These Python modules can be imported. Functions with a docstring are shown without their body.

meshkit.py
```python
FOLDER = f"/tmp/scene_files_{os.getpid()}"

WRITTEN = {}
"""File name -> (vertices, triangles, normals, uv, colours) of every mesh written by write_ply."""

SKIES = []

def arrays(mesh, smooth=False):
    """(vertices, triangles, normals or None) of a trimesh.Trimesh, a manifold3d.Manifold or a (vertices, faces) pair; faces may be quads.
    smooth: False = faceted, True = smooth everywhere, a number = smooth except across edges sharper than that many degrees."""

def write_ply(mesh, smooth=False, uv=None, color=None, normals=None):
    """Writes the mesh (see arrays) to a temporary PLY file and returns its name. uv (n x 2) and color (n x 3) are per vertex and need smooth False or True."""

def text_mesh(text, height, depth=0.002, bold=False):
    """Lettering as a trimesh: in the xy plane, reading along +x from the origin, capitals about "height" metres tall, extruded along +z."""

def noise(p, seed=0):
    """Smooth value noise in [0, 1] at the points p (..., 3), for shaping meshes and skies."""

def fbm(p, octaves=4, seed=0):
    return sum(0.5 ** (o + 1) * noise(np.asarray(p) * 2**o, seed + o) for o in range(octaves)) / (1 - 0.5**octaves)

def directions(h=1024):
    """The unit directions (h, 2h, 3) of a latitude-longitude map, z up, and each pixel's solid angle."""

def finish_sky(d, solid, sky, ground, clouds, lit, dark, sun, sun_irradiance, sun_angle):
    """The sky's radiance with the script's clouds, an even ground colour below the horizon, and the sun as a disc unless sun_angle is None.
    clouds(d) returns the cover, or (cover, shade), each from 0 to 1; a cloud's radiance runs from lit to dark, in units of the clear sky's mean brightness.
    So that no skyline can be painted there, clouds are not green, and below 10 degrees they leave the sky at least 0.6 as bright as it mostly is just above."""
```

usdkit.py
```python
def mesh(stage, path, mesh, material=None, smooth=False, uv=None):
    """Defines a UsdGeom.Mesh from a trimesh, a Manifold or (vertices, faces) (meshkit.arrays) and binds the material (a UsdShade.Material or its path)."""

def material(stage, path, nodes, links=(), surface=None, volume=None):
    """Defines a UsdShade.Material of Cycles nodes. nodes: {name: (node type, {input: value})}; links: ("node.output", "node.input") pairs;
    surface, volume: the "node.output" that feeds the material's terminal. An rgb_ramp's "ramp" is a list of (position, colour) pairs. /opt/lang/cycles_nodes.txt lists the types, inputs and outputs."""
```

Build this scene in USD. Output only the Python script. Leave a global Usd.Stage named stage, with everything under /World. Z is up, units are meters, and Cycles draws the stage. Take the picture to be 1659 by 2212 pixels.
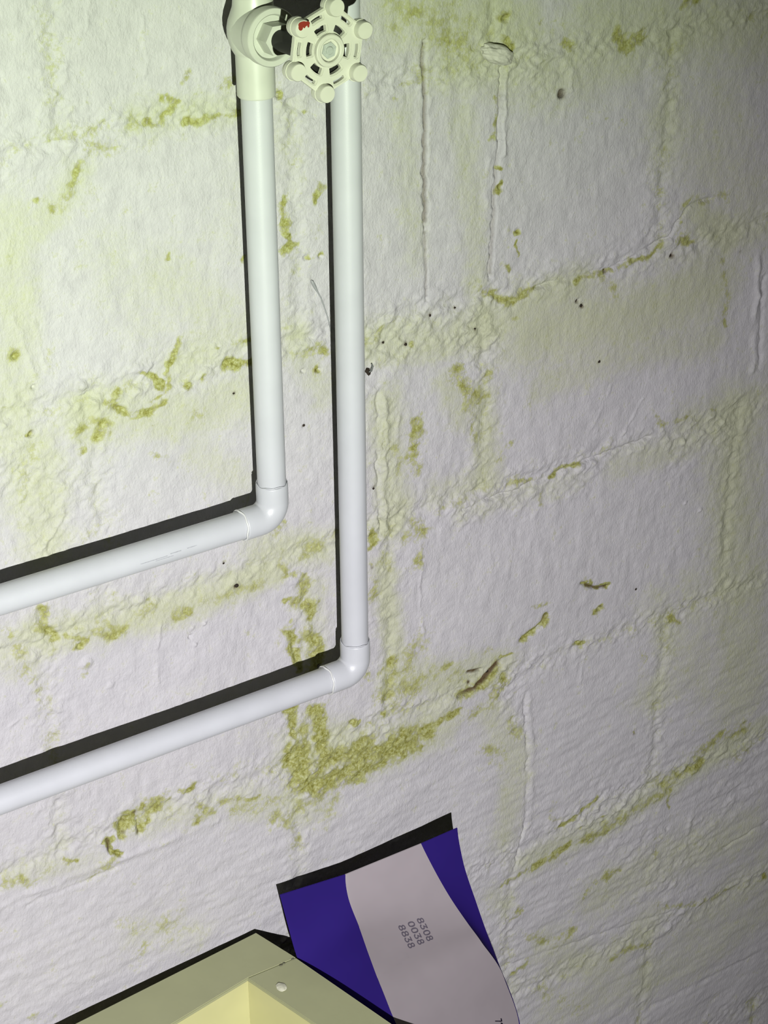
import math, numpy as np, trimesh, usdkit, meshkit
from pxr import Usd, UsdGeom, UsdLux, UsdShade, Gf, Sdf, Vt
from shapely.geometry import Polygon, Point, LineString
from shapely.ops import unary_union
from shapely import affinity

stage = Usd.Stage.CreateInMemory()
UsdGeom.SetStageUpAxis(stage, UsdGeom.Tokens.z)
UsdGeom.SetStageMetersPerUnit(stage, 1.0)
WORLD = UsdGeom.Xform.Define(stage, '/World')
T = Sdf.ValueTypeNames

# ------------------------------------------------------------------ camera
W, H, F = 1659, 2212, 4000.0
YAW, PITCH, ROLL = 0.58993, 0.48219, -0.00807
CAM = np.array([-0.76418, -1.37007, 0.79790])
fw = np.array([math.sin(YAW) * math.cos(PITCH), math.cos(YAW) * math.cos(PITCH), -math.sin(PITCH)])
rt0 = np.array([math.cos(YAW), -math.sin(YAW), 0.0]); up0 = np.cross(rt0, fw)
rt = rt0 * math.cos(ROLL) + up0 * math.sin(ROLL); upv = -rt0 * math.sin(ROLL) + up0 * math.cos(ROLL)
cam = UsdGeom.Camera.Define(stage, '/World/Camera')
cam.CreateHorizontalApertureAttr(24.0); cam.CreateVerticalApertureAttr(24.0 * H / W)
cam.CreateFocalLengthAttr(24.0 * F / W)
cam.CreateClippingRangeAttr(Gf.Vec2f(0.05, 50))
M = np.eye(4); M[0, :3] = rt; M[1, :3] = upv; M[2, :3] = -fw; M[3, :3] = CAM
cam.AddTransformOp().Set(Gf.Matrix4d(*M.ravel().tolist()))
cam.CreateExposureAttr(0.55)

# ------------------------------------------------------------------ light: one hand torch low in front of the wall, near darkness otherwise
TORCH = (-0.82, -1.82, 0.42)
key = UsdLux.SphereLight.Define(stage, '/World/torch_light')
key.CreateRadiusAttr(0.008); key.CreateIntensityAttr(1.0); key.CreateNormalizeAttr(True)
key.CreateIntensityAttr(60.0); key.CreateColorAttr(Gf.Vec3f(1.0, 0.985, 1.0)); 
def aimed(light, target, angle, soft):
    sh = UsdLux.ShapingAPI.Apply(light.GetPrim()); sh.CreateShapingConeAngleAttr(angle); sh.CreateShapingConeSoftnessAttr(soft)
    d = np.array(target, float) - np.array(TORCH); d /= np.linalg.norm(d)
    zc = -d; xc = np.cross([0, 0, 1.0], zc); xc /= np.linalg.norm(xc); yc = np.cross(zc, xc)
    Ms = np.eye(4); Ms[0, :3] = xc; Ms[1, :3] = yc; Ms[2, :3] = zc; Ms[3, :3] = TORCH
    light.AddTransformOp().Set(Gf.Matrix4d(*Ms.ravel().tolist()))
aimed(key, (-0.42, 0.0, -0.33), 42.0, 1.0)
# the torch beam's greenish fringe, aimed high on the left
spot = UsdLux.SphereLight.Define(stage, '/World/torch_fringe_light')
spot.CreateRadiusAttr(0.008); spot.CreateNormalizeAttr(True); spot.CreateIntensityAttr(18.0)
spot.CreateColorAttr(Gf.Vec3f(0.60, 1.0, 0.16))
aimed(spot, (-0.26, 0.0, 0.74), 27.0, 1.0)
dome = UsdLux.DomeLight.Define(stage, '/World/room_glow'); dome.CreateIntensityAttr(0.005); dome.CreateColorAttr(Gf.Vec3f(0.95, 1.0, 0.5))

# ------------------------------------------------------------------ helpers
LOOKS = '/World/Looks'
UsdGeom.Scope.Define(stage, LOOKS)

def numbered(path):
    if not stage.GetPrimAtPath(path): return path
    k = 1
    while stage.GetPrimAtPath('%s_%03d' % (path, k)): k += 1
    return '%s_%03d' % (path, k)

def tag(prim, label=None, category=None, group=None, kind=None):
    prim = prim.GetPrim() if hasattr(prim, 'GetPrim') else prim
    for k, v in (('label', label), ('category', category), ('group', group), ('kind', kind)):
        if v: prim.SetCustomDataByKey(k, v)
    return prim

def path_of(parent):
    return '/World' if parent is None else str(parent.GetPath())

def thing(name, label=None, category=None, loc=(0, 0, 0), group=None, kind=None):
    x = UsdGeom.Xform.Define(stage, numbered('/World/' + name)); x.AddTranslateOp().Set(Gf.Vec3d(*map(float, loc)))
    return tag(x, label, category, group, kind)

def obj(name, mesh, mat, parent=None, smooth=32, **kw):
    m = usdkit.mesh(stage, numbered(path_of(parent) + '/' + name), mesh, mat, smooth=smooth)
    return tag(m, **kw)

def moved(mesh, by):
    m = mesh.copy(); m.apply_translation(by); return m

cat = trimesh.util.concatenate

def tube(path, radii, n=40, caps=True):
    """A round tube along a path of points with a radius at each."""
    P = np.asarray(path, float); R = np.broadcast_to(np.asarray(radii, float), (len(P),))
    t = np.gradient(P, axis=0); t /= np.maximum(np.linalg.norm(t, axis=1, keepdims=True), 1e-12)
    ref = np.array([0, 1.0, 0]) if abs(t[0][1]) < 0.9 else np.array([1.0, 0, 0])
    rows = []
    u = np.cross(t[0], ref); u /= np.linalg.norm(u)
    for k in range(len(P)):
        u = u - t[k] * (u @ t[k]); u /= np.linalg.norm(u); v = np.cross(t[k], u)
        a = np.linspace(0, 2 * np.pi, n, endpoint=False)[:, None]
        rows.append(P[k] + R[k] * (np.cos(a) * u + np.sin(a) * v))
    V = np.concatenate(rows); Fc = []
    i = np.arange(n); j = (i + 1) % n
    for k in range(len(P) - 1):
        a, b = k * n, (k + 1) * n
        Fc += [np.stack([a + i, a + j, b + j], 1), np.stack([a + i, b + j, b + i], 1)]
    if caps:
        V = np.vstack([V, P[0], P[-1]]); e = len(P) * n; L = (len(P) - 1) * n
        Fc += [np.stack([np.full(n, e), j, i], 1), np.stack([np.full(n, e + 1), L + i, L + j], 1)]
    m = trimesh.Trimesh(V, np.concatenate(Fc), process=False); m.fix_normals(); return m

def lathe(profile, n=48):
    """profile: (radius, height) pairs, turned about z."""
    m = trimesh.creation.revolve(np.asarray(profile, float), sections=n); m.fix_normals(); return m

def facing(mesh, origin):
    """Turns a mesh built along +z so that it points out of the wall (towards -y), x stays x, and its y becomes z."""
    m = mesh.copy(); R = np.eye(4); R[:3, :3] = np.array([[1, 0, 0], [0, 0, -1], [0, 1, 0]]); m.apply_transform(R); m.apply_translation(origin); return m

def board(poly, z0, z1, bevel=0.002):
    """A horizontal board of the given outline with its top edge eased."""
    lo = trimesh.creation.extrude_polygon(poly, z1 - z0 - bevel, engine='earcut'); lo.apply_translation((0, 0, z0))
    import manifold3d as m3
    def pts(p): return np.asarray(p.exterior.coords)[:-1]
    a, b = pts(poly), pts(poly.buffer(-bevel, join_style=2))
    A = np.column_stack([a, np.full(len(a), z1 - bevel)]); A0 = np.column_stack([a, np.full(len(a), z0)]); B = np.column_stack([b, np.full(len(b), z1)])
    return trimesh.convex.convex_hull(np.vstack([A, A0, B]))

# ------------------------------------------------------------------ materials
DARKEN = 0.68                                             # every colour darkened alike so less bounced light fills the shadows
def plain(name, color, rough=0.45, spec=0.5, noise=0.0, scale=60, bump=0.0, bscale=400, bdist=0.001, sss=0.0):
    color = [c * DARKEN for c in color]
    nodes = {'g': ('geometry', {}), 'n': ('noise_texture', {'scale': scale, 'detail': 4.0}),
             'r': ('rgb_ramp', {'ramp': [(0.3, [c * (1 - noise) for c in color]), (0.7, [min(1, c * (1 + noise * 0.5)) for c in color])]}),
             'b': ('noise_texture', {'scale': bscale, 'detail': 3.0}), 'bm': ('bump', {'strength': bump, 'distance': bdist}),
             'p': ('principled_bsdf', {'roughness': rough, 'specular_ior_level': spec, 'subsurface_weight': sss, 'subsurface_scale': 0.01})}
    links = [('g.position', 'n.vector'), ('n.fac', 'r.fac'), ('r.color', 'p.base_color'), ('g.position', 'b.vector'), ('b.fac', 'bm.height')]
    if bump: links.append(('bm.normal', 'p.normal'))
    return usdkit.material(stage, LOOKS + '/' + name, nodes, links, surface='p.BSDF')

def darkened(*c): return tuple(q * DARKEN for q in c)
WHITE = darkened(0.63, 0.615, 0.64)
def wall_material():
    nodes = {
        'g': ('geometry', {}),
        'at': ('attribute', {'attribute': 'wear'}), 'sp': ('separate_color', {}),
        # fine break-up of the stains
        'n1': ('noise_texture', {'scale': 260.0, 'detail': 4.0, 'roughness': 0.7}),
        'n2': ('noise_texture', {'scale': 55.0, 'detail': 4.0, 'roughness': 0.6}),
        'nm': ('math', {'math_type': 'add'}), 'nc': ('math', {'math_type': 'multiply_add', 'value2': 1.25, 'value3': -1.25}),
        'ad': ('math', {'math_type': 'add'}),
        'st': ('map_range', {'range_type': 'smoothstep', 'from_min': 0.13, 'from_max': 0.66, 'clamp': True}),
        'wd': ('math', {'math_type': 'multiply_add', 'value2': 0.5}),
        'wr': ('map_range', {'range_type': 'smoothstep', 'from_min': 0.02, 'from_max': 0.85, 'clamp': True}),
        'tone': ('rgb_ramp', {'ramp': [(0.3, darkened(0.575, 0.56, 0.585)), (0.55, WHITE), (0.8, darkened(0.67, 0.65, 0.675))]}),
        'm1': ('mix_color', {'b': darkened(0.565, 0.58, 0.42)}),
        'olive': ('rgb_ramp', {'ramp': [(0.34, darkened(0.22, 0.21, 0.03)), (0.5, darkened(0.38, 0.385, 0.12)), (0.64, darkened(0.52, 0.54, 0.27))]}),
        'm2': ('mix_color', {}),
        'm3': ('mix_color', {'b': darkened(0.10, 0.065, 0.025)}),
        # brushed paint: long fine strokes down the wall, plus sand grain
        'mp': ('mapping', {'scale': (430.0, 430.0, 190.0), 'rotation': (0.0, 0.12, 0.0)}),
        'b1': ('noise_texture', {'scale': 1.0, 'detail': 3.0, 'roughness': 0.55}),
        'b2': ('noise_texture', {'scale': 480.0, 'detail': 4.0, 'roughness': 0.6}),
        'bs': ('math', {'math_type': 'multiply_add', 'value2': 0.9}),
        'bm': ('bump', {'strength': 0.6, 'distance': 0.0012}),
        'p': ('principled_bsdf', {'roughness': 0.62, 'specular_ior_level': 0.25}),
    }
    links = [('at.color', 'sp.color'), ('g.position', 'n1.vector'), ('g.position', 'n2.vector'),
             ('n1.fac', 'nm.value1'), ('n2.fac', 'nm.value2'), ('nm.value', 'nc.value1'), ('nc.value', 'ad.value1'), ('sp.r', 'ad.value2'), ('ad.value', 'st.value'),
             ('nc.value', 'wd.value1'), ('sp.g', 'wd.value3'), ('wd.value', 'wr.value'),
             ('n2.fac', 'tone.fac'), ('tone.color', 'm1.a'), ('wr.result', 'm1.fac'),
             ('n1.fac', 'olive.fac'), ('m1.result', 'm2.a'), ('olive.color', 'm2.b'), ('st.result', 'm2.fac'),
             ('m2.result', 'm3.a'), ('sp.b', 'm3.fac'), ('m3.result', 'p.base_color'),
             ('g.position', 'mp.vector'), ('mp.vector', 'b1.vector'), ('g.position', 'b2.vector'), ('b2.fac', 'bs.value1'), ('b1.fac', 'bs.value3'), ('bs.value', 'bm.height'), ('bm.normal', 'p.normal')]
    return usdkit.material(stage, LOOKS + '/painted_blockwork', nodes, links, surface='p.BSDF')

MAT_WALL = wall_material()
MAT_PVC = plain('white_pvc', (0.65, 0.665, 0.705), 0.38, 0.45, noise=0.04, scale=30, bump=0.12, bscale=900, bdist=0.0004)
MAT_BEAD = plain('pipe_cement', (0.80, 0.81, 0.80), 0.25)
MAT_VALVE = plain('cream_valve_plastic', (0.66, 0.68, 0.60), 0.36, 0.5, noise=0.06, scale=40)
MAT_WHEEL = plain('ivory_wheel_plastic', (0.72, 0.72, 0.62), 0.34, 0.5, noise=0.06, scale=60)
MAT_NUT = plain('pale_nut', (0.50, 0.54, 0.50), 0.3, 0.6, noise=0.15, scale=300)
MAT_STEM_SHADE = plain('stem_shade_black', (0.012, 0.012, 0.010), 0.6, 0.3)  # black stands in for the shade behind the handwheel
MAT_RED = plain('red_paint', (0.28, 0.025, 0.012), 0.5)
MAT_CREAM = plain('cream_plastic', (0.46, 0.475, 0.275), 0.5, 0.3, noise=0.04, scale=25, bump=0.05, bscale=300)
MAT_CREAM_INNER_LIT = plain('cream_plastic_inside_lit', (0.74, 0.725, 0.36), 0.5, 0.4, noise=0.05, scale=18)  # lightened to make up for bounced light inside the box
MAT_FILLER = plain('pale_filler', (0.72, 0.72, 0.55), 0.6)
MAT_BLUE = plain('blue_print', (0.027, 0.013, 0.17), 0.8, 0.05, noise=0.06, scale=20)
MAT_PALE = plain('pale_print', (0.40, 0.355, 0.38), 0.6, 0.2, noise=0.03, scale=35)
MAT_INK = plain('grey_ink', (0.15, 0.13, 0.17), 0.6, 0.2, noise=0.3, scale=900)
MAT_DARKINK = plain('dark_ink', (0.02, 0.015, 0.03), 0.6, 0.2)
MAT_WORN = plain('worn_pipe_print', (0.50, 0.51, 0.55), 0.5, 0.3, noise=0.2, scale=500)
MAT_DIRT = plain('dark_dirt', (0.035, 0.026, 0.018), 0.8, 0.2, noise=0.4, scale=800)
MAT_GREY = plain('grey_fluff', (0.17, 0.18, 0.17), 0.8, 0.2, noise=0.3, scale=900)
MAT_BRISTLE = plain('grey_bristle', (0.36, 0.37, 0.38), 0.5, 0.4)
MAT_FLOOR = plain('bare_concrete', (0.22, 0.21, 0.19), 0.85, 0.2, noise=0.3, scale=12, bump=0.3, bscale=80)
MAT_CORE = plain('block_core', (0.30, 0.29, 0.27), 0.9, 0.2)

# ------------------------------------------------------------------ the painted block wall (its face lies about y = 0)
def on_wall(px, py):
    """The wall point (x, z) seen at a pixel of the photograph: how the marks on the wall were surveyed."""
    d = fw * F + rt * (px - W / 2) - upv * (py - H / 2); t = -CAM[1] / d[1]
    return CAM[0] + d[0] * t, CAM[2] + d[2] * t

xs = np.concatenate([np.arange(-0.90, -0.36, 0.009), np.arange(-0.36, 0.33, 0.0013), np.arange(0.33, 0.84, 0.0018), np.arange(0.84, 1.5, 0.011)])
zs = np.concatenate([np.arange(-1.14, -0.80, 0.0024), np.arange(-0.80, 0.52, 0.00135), np.arange(0.52, 0.98, 0.010)])
X, Z = np.meshgrid(xs, zs)
shape = X.shape
P3 = np.stack([X, np.zeros_like(X), Z], -1)

def nz(sx, sz, seed, ox=0.0): return meshkit.noise(np.stack([X * sx + ox, np.full_like(X, 3.7), Z * sz], -1), seed)
def fb(s, seed, o=4): return meshkit.fbm(P3 * s + 11.3, o, seed)

# joints: bed lines (z) and the perpends (x) of each course between them
BEDS = [-1.03, -0.800, -0.566, -0.318, -0.080, 0.140, 0.370, 0.600, 0.83]
PERPENDS = [[-0.55, -0.10, 0.34, 0.78, 1.22], [-0.33, 0.11, 0.56, 1.0], [-0.56, -0.115, 0.333, 0.80, 1.24], [-0.41, 0.038, 0.548, 1.0],
            [-0.66, -0.222, 0.157, 0.637, 1.08], [-0.60, -0.156, 0.2755, 0.72, 1.16], [-0.38, 0.06, 0.50, 0.94], [-0.6, -0.16, 0.28, 0.72, 1.16], [-0.38, 0.06, 0.50, 0.94]]
wob_x = (nz(14, 14, 5) - 0.5) * 0.010 + (nz(60, 60, 6) - 0.5) * 0.004
wob_z = (nz(9, 14, 7) - 0.5) * 0.016 + (nz(60, 60, 8) - 0.5) * 0.004
Zw, Xw = Z + wob_z, X + wob_x
course = np.searchsorted(BEDS, Zw)                      # 0 .. len(BEDS)
bed_d = np.min(np.abs(Zw[..., None] - np.array(BEDS)), -1)
perp_d = np.full(shape, 9.0); column = np.zeros(shape, int)
ALLP = PERPENDS + [PERPENDS[1]]
for c in range(len(BEDS) + 1):
    m = course == c
    pp = np.array(ALLP[c])
    perp_d[m] = np.min(np.abs(Xw[m][:, None] - pp), -1)
    column[m] = np.searchsorted(pp, Xw[m])
joint_d = np.minimum(bed_d, perp_d)
block_id = course * 16 + column
block_id[joint_d < 0.0052] = -1

# --- relief
dm = np.stack([X, Z], -1)
def seg_dist(points):
    best = np.full(shape, 9.0)
    pts = np.array([on_wall(*q) for q in points])
    if len(pts) == 1: return np.hypot(X - pts[0, 0], Z - pts[0, 1])
    x0, z0 = pts.min(0) - 0.14; x1, z1 = pts.max(0) + 0.14
    i0, i1 = np.searchsorted(xs, [x0, x1]); j0, j1 = np.searchsorted(zs, [z0, z1])
    xx, zz = X[j0:j1, i0:i1], Z[j0:j1, i0:i1]; sub = np.full(xx.shape, 9.0)
    for a, b in zip(pts[:-1], pts[1:]):
        ab = b - a; t = np.clip(((xx - a[0]) * ab[0] + (zz - a[1]) * ab[1]) / max(ab @ ab, 1e-12), 0, 1)
        sub = np.minimum(sub, np.hypot(xx - a[0] - t * ab[0], zz - a[1] - t * ab[1]))
    best[j0:j1, i0:i1] = sub
    return best

PX = 1 / 2450.0                                           # metres on the wall per pixel, about
def soft(points, w): return np.exp(-(seg_dist(points) / (w * PX)) ** 2)

rough_zone = np.clip(np.exp(-(bed_d / 0.020) ** 2) + 0.8 * np.exp(-(perp_d / 0.020) ** 2), 0, 1)
for pts, w, a in [([(810, 760), (950, 730), (1060, 720)], 60, 1.0), ([(820, 850), (830, 1100)], 40, 0.9), ([(0, 1000), (100, 1050), (120, 1180)], 80, 0.9), ([(330, 820), (450, 790)], 60, 0.6),
                  ([(650, 1260), (680, 1420)], 45, 1.0), ([(640, 1560), (680, 1690), (830, 1620)], 60, 1.0), ([(1090, 1480), (1120, 1560)], 50, 0.8), ([(1000, 1120), (1250, 1040)], 55, 0.7),
                  ([(1300, 1750), (1450, 1900), (1600, 1700)], 110, 0.7), ([(1560, 930), (1450, 1000)], 60, 0.6), ([(1060, 130), (1200, 180)], 60, 0.7)]:
    rough_zone = np.clip(rough_zone + a * soft(pts, w), 0, 1.3)

h = (fb(6, 21, 3) - 0.5) * 0.012                               # the wall's lazy swell
sweep = np.clip((-0.30 - Z) / 0.14, 0, 1); sweep = sweep * sweep * (3 - 2 * sweep)                   # brushed down the wall above, along the courses near the bottom
h += (1 - sweep) * 0.8 * ((nz(30, 12, 31) - 0.5) * 0.0012 + (nz(75, 24, 32) - 0.5) * 0.0013 + (nz(170, 55, 33) - 0.5) * 0.0011)
h += sweep * ((nz(12, 32, 37) - 0.5) * 0.0014 + (nz(24, 80, 38) - 0.5) * 0.0015 + (nz(60, 180, 39) - 0.5) * 0.0011)
smoothness = 0.50 + 0.55 * np.clip(rough_zone, 0, 1) + 0.35 * np.clip(nz(7, 5, 44) * 2 - 0.9, 0, 1)
h += smoothness * ((nz(55, 70, 34) - 0.5) * 0.0010 + (nz(130, 120, 36) - 0.5) * 0.0009 + (nz(260, 240, 35) - 0.5) * 0.0008)
lump = fb(95, 41, 3); lump2 = nz(190, 170, 42)
h += rough_zone * ((np.clip(lump - 0.42, 0, 1) ** 1.0) * 0.0068 + (lump2 - 0.5) * 0.0014 - 0.0005)
tilt = np.zeros(shape)
for bid in np.unique(block_id[block_id >= 0]):
    rs = np.random.RandomState(int(bid) + 7); m = block_id == bid
    h[m] += 0                                            # blocks sit in one plane; their faces differ only by the swell
jd = (0.35 + 0.65 * nz(22, 22, 51))
bed_keep = 0.35 + 0.9 * np.clip(nz(7, 7, 52) * 1.5 - 0.4, 0, 1)
h -= 0.0022 * jd * bed_keep * np.exp(-(bed_d / 0.0065) ** 2) + 0.0020 * jd * np.exp(-(perp_d / 0.0060) ** 2)

# grooves, ridges, lumps and pits that the photo shows one by one: points, half-width in pixels, height in metres
wx1, wz1 = (nz(90, 90, 63) - 0.5) * 0.0045 + (nz(230, 230, 64) - 0.5) * 0.0025, (nz(90, 90, 65) - 0.5) * 0.005
def warp_d(pts):
    global X, Z
    X0_, Z0_ = X, Z; X, Z = X0_ + wx1, Z0_ + wz1
    r_ = seg_dist(pts); X, Z = X0_, Z0_; return r_
for pts, w, a in [
    ([(913, 90), (918, 200), (916, 330), (920, 500)], 5, -0.0034), ([(917, 500), (921, 650)], 3.5, -0.0022),
    ([(1082, 150), (1078, 270), (1066, 430), (1060, 600)], 5, -0.0034), ([(1091, 160), (1085, 330)], 6, 0.0026), ([(1052, 260), (1050, 440)], 6, 0.0012),
    ([(1231, 130), (1232, 195)], 3.5, 0.0016), ([(1160, 620), (1330, 575), (1440, 510), (1490, 440), (1560, 425)], 4, -0.0022),
    ([(1640, 550), (1632, 700), (1626, 800)], 9, 0.0042), ([(1652, 600), (1640, 800)], 6, -0.0030),
    ([(828, 860), (832, 960), (826, 1060), (835, 1140)], 7, 0.0030), ([(815, 850), (812, 1000), (820, 1150)], 5, -0.0026), ([(858, 900), (850, 1000)], 6, 0.0016),
    ([(1000, 1100), (1120, 1055), (1260, 1000), (1400, 945)], 4, -0.0022), ([(1390, 860), (1340, 950)], 4, 0.0018), ([(1320, 830), (1280, 930)], 4, 0.0014),
    ([(905, 1170), (908, 1300), (915, 1400)], 3.5, 0.0012), ([(1135, 1500), (1141, 1640), (1135, 1780), (1110, 1880)], 4, -0.0026), ([(1146, 1500), (1152, 1640), (1146, 1780)], 7, 0.0016),
    ([(1270, 1390), (1250, 1500)], 4, 0.0014), ([(800, 1340), (840, 1330)], 9, 0.0020),
    ([(345, 1350), (338, 1420), (342, 1500)], 4, 0.0018), ([(40, 1560), (0, 1590)], 5, 0.0014), ([(270, 1500), (260, 1560)], 4, 0.0010),
    ([(85, 1010), (140, 1050), (135, 1120), (90, 1190)], 5, 0.0020), ([(100, 1180), (110, 1215)], 4, 0.0024),
    ([(0, 1960), (140, 1900), (330, 1830), (470, 1775)], 9, 0.0020), ([(60, 1955), (250, 1875)], 5, -0.0014), ([(800, 715), (850, 690)], 9, 0.0030),
    ([(720, 742), (640, 748)], 10, 0.0022), ([(310, 40), (318, 160)], 4, 0.0012), ([(190, 0), (188, 60)], 4, 0.0010), ([(345, 360), (350, 400)], 3, -0.0012),
    ([(0, 160), (25, 235)], 4, -0.0018), ([(30, 690), (60, 760), (85, 840)], 5, 0.0014), ([(75, 700), (100, 800)], 5, 0.0012),
    ([(660, 600), (668, 560)], 5, 0.0010), ([(1490, 1770), (1480, 1830)], 10, 0.0022), ([(1440, 1850), (1430, 1900)], 10, 0.0020), ([(1060, 2100), (1500, 1950)], 6, -0.0012),
    ([(1400, 2180), (1659, 2050)], 8, -0.0016), ([(1560, 1830), (1659, 1770)], 6, -0.0020), ([(1250, 1785), (1340, 1745)], 6, 0.0018), ([(1190, 1820), (1300, 1770)], 5, 0.0016),
]:
    h += a * np.where(a > 0, 0.75, 1.0) * np.exp(-(warp_d(pts) / (w * PX)) ** 2) * np.where(a < -0.003, 1.25, np.clip(-0.25 + 2.0 * nz(55, 55, 61), 0, 1.3))
for (px, py), w, a in [((177, 832), 12, 0.0036), ((188, 1432), 15, 0.0022), ((410, 1375), 5, -0.003), ((420, 1390), 5, 0.002), ((440, 1345), 5, 0.0022), ((415, 1355), 5, 0.0018), ((240, 1480), 9, 0.0014),
                       ((172, 1397), 7, -0.003), ((1092, 40), 9, -0.0025), ((1078, 402), 7, -0.003), ((1118, 498), 7, -0.0025), ((603, 205), 8, -0.003), ((762, 1560), 8, -0.003), ((690, 1438), 6, -0.003),
                       ((508, 1263), 4, -0.003), ((1450, 552), 6, -0.004), ((1247, 650), 5, -0.004), ((1257, 660), 5, -0.004), ((1308, 586), 5, -0.003), ((655, 802), 5, -0.003), ((690, 800), 6, -0.003),
                       ((660, 556), 7, -0.0025), ((690, 552), 6, -0.0025), ((75, 838), 5, -0.003), ((35, 772), 8, -0.003), ((1295, 1315), 7, -0.0035), ((1248, 1390), 6, -0.003), ((70, 940), 7, -0.0035),
                       ((1480, 1085), 5, 0.002), ((1510, 1100), 6, 0.0024), ((1475, 955), 9, 0.003), ((1470, 1330), 10, -0.002), ((1440, 1790), 8, -0.002), ((1210, 202), 8.0, -0.016)]:
    h += a * np.exp(-(seg_dist([(px, py)]) / (w * PX)) ** 4)
for pts, w, a in [([(995, 1506), (1022, 1490), (1045, 1472), (1065, 1445), (1078, 1432)], 7, -0.006), ([(1012, 1452), (1040, 1448)], 4, -0.004), ([(1125, 1382), (1150, 1365), (1172, 1348), (1178, 1328)], 8, -0.004),
                  ([(1255, 1258), (1282, 1270), (1312, 1266)], 5, -0.004), ([(265, 1785), (270, 1770), (262, 1805)], 8, -0.005), ([(232, 1815), (240, 1840), (262, 1846)], 5, -0.004), ([(300, 1770), (302, 1800)], 6, -0.004),
                  ([(488, 784), (545, 780)], 9, -0.003), ([(250, 880), (285, 894), (325, 890)], 7, -0.0025), ([(630, 1385), (640, 1420), (650, 1440)], 8, -0.003), ([(85, 1325), (100, 1355), (118, 1380)], 11, -0.003)]:
    h += a * soft(pts, w) * (0.4 + 0.9 * nz(130, 130, 62))

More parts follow.
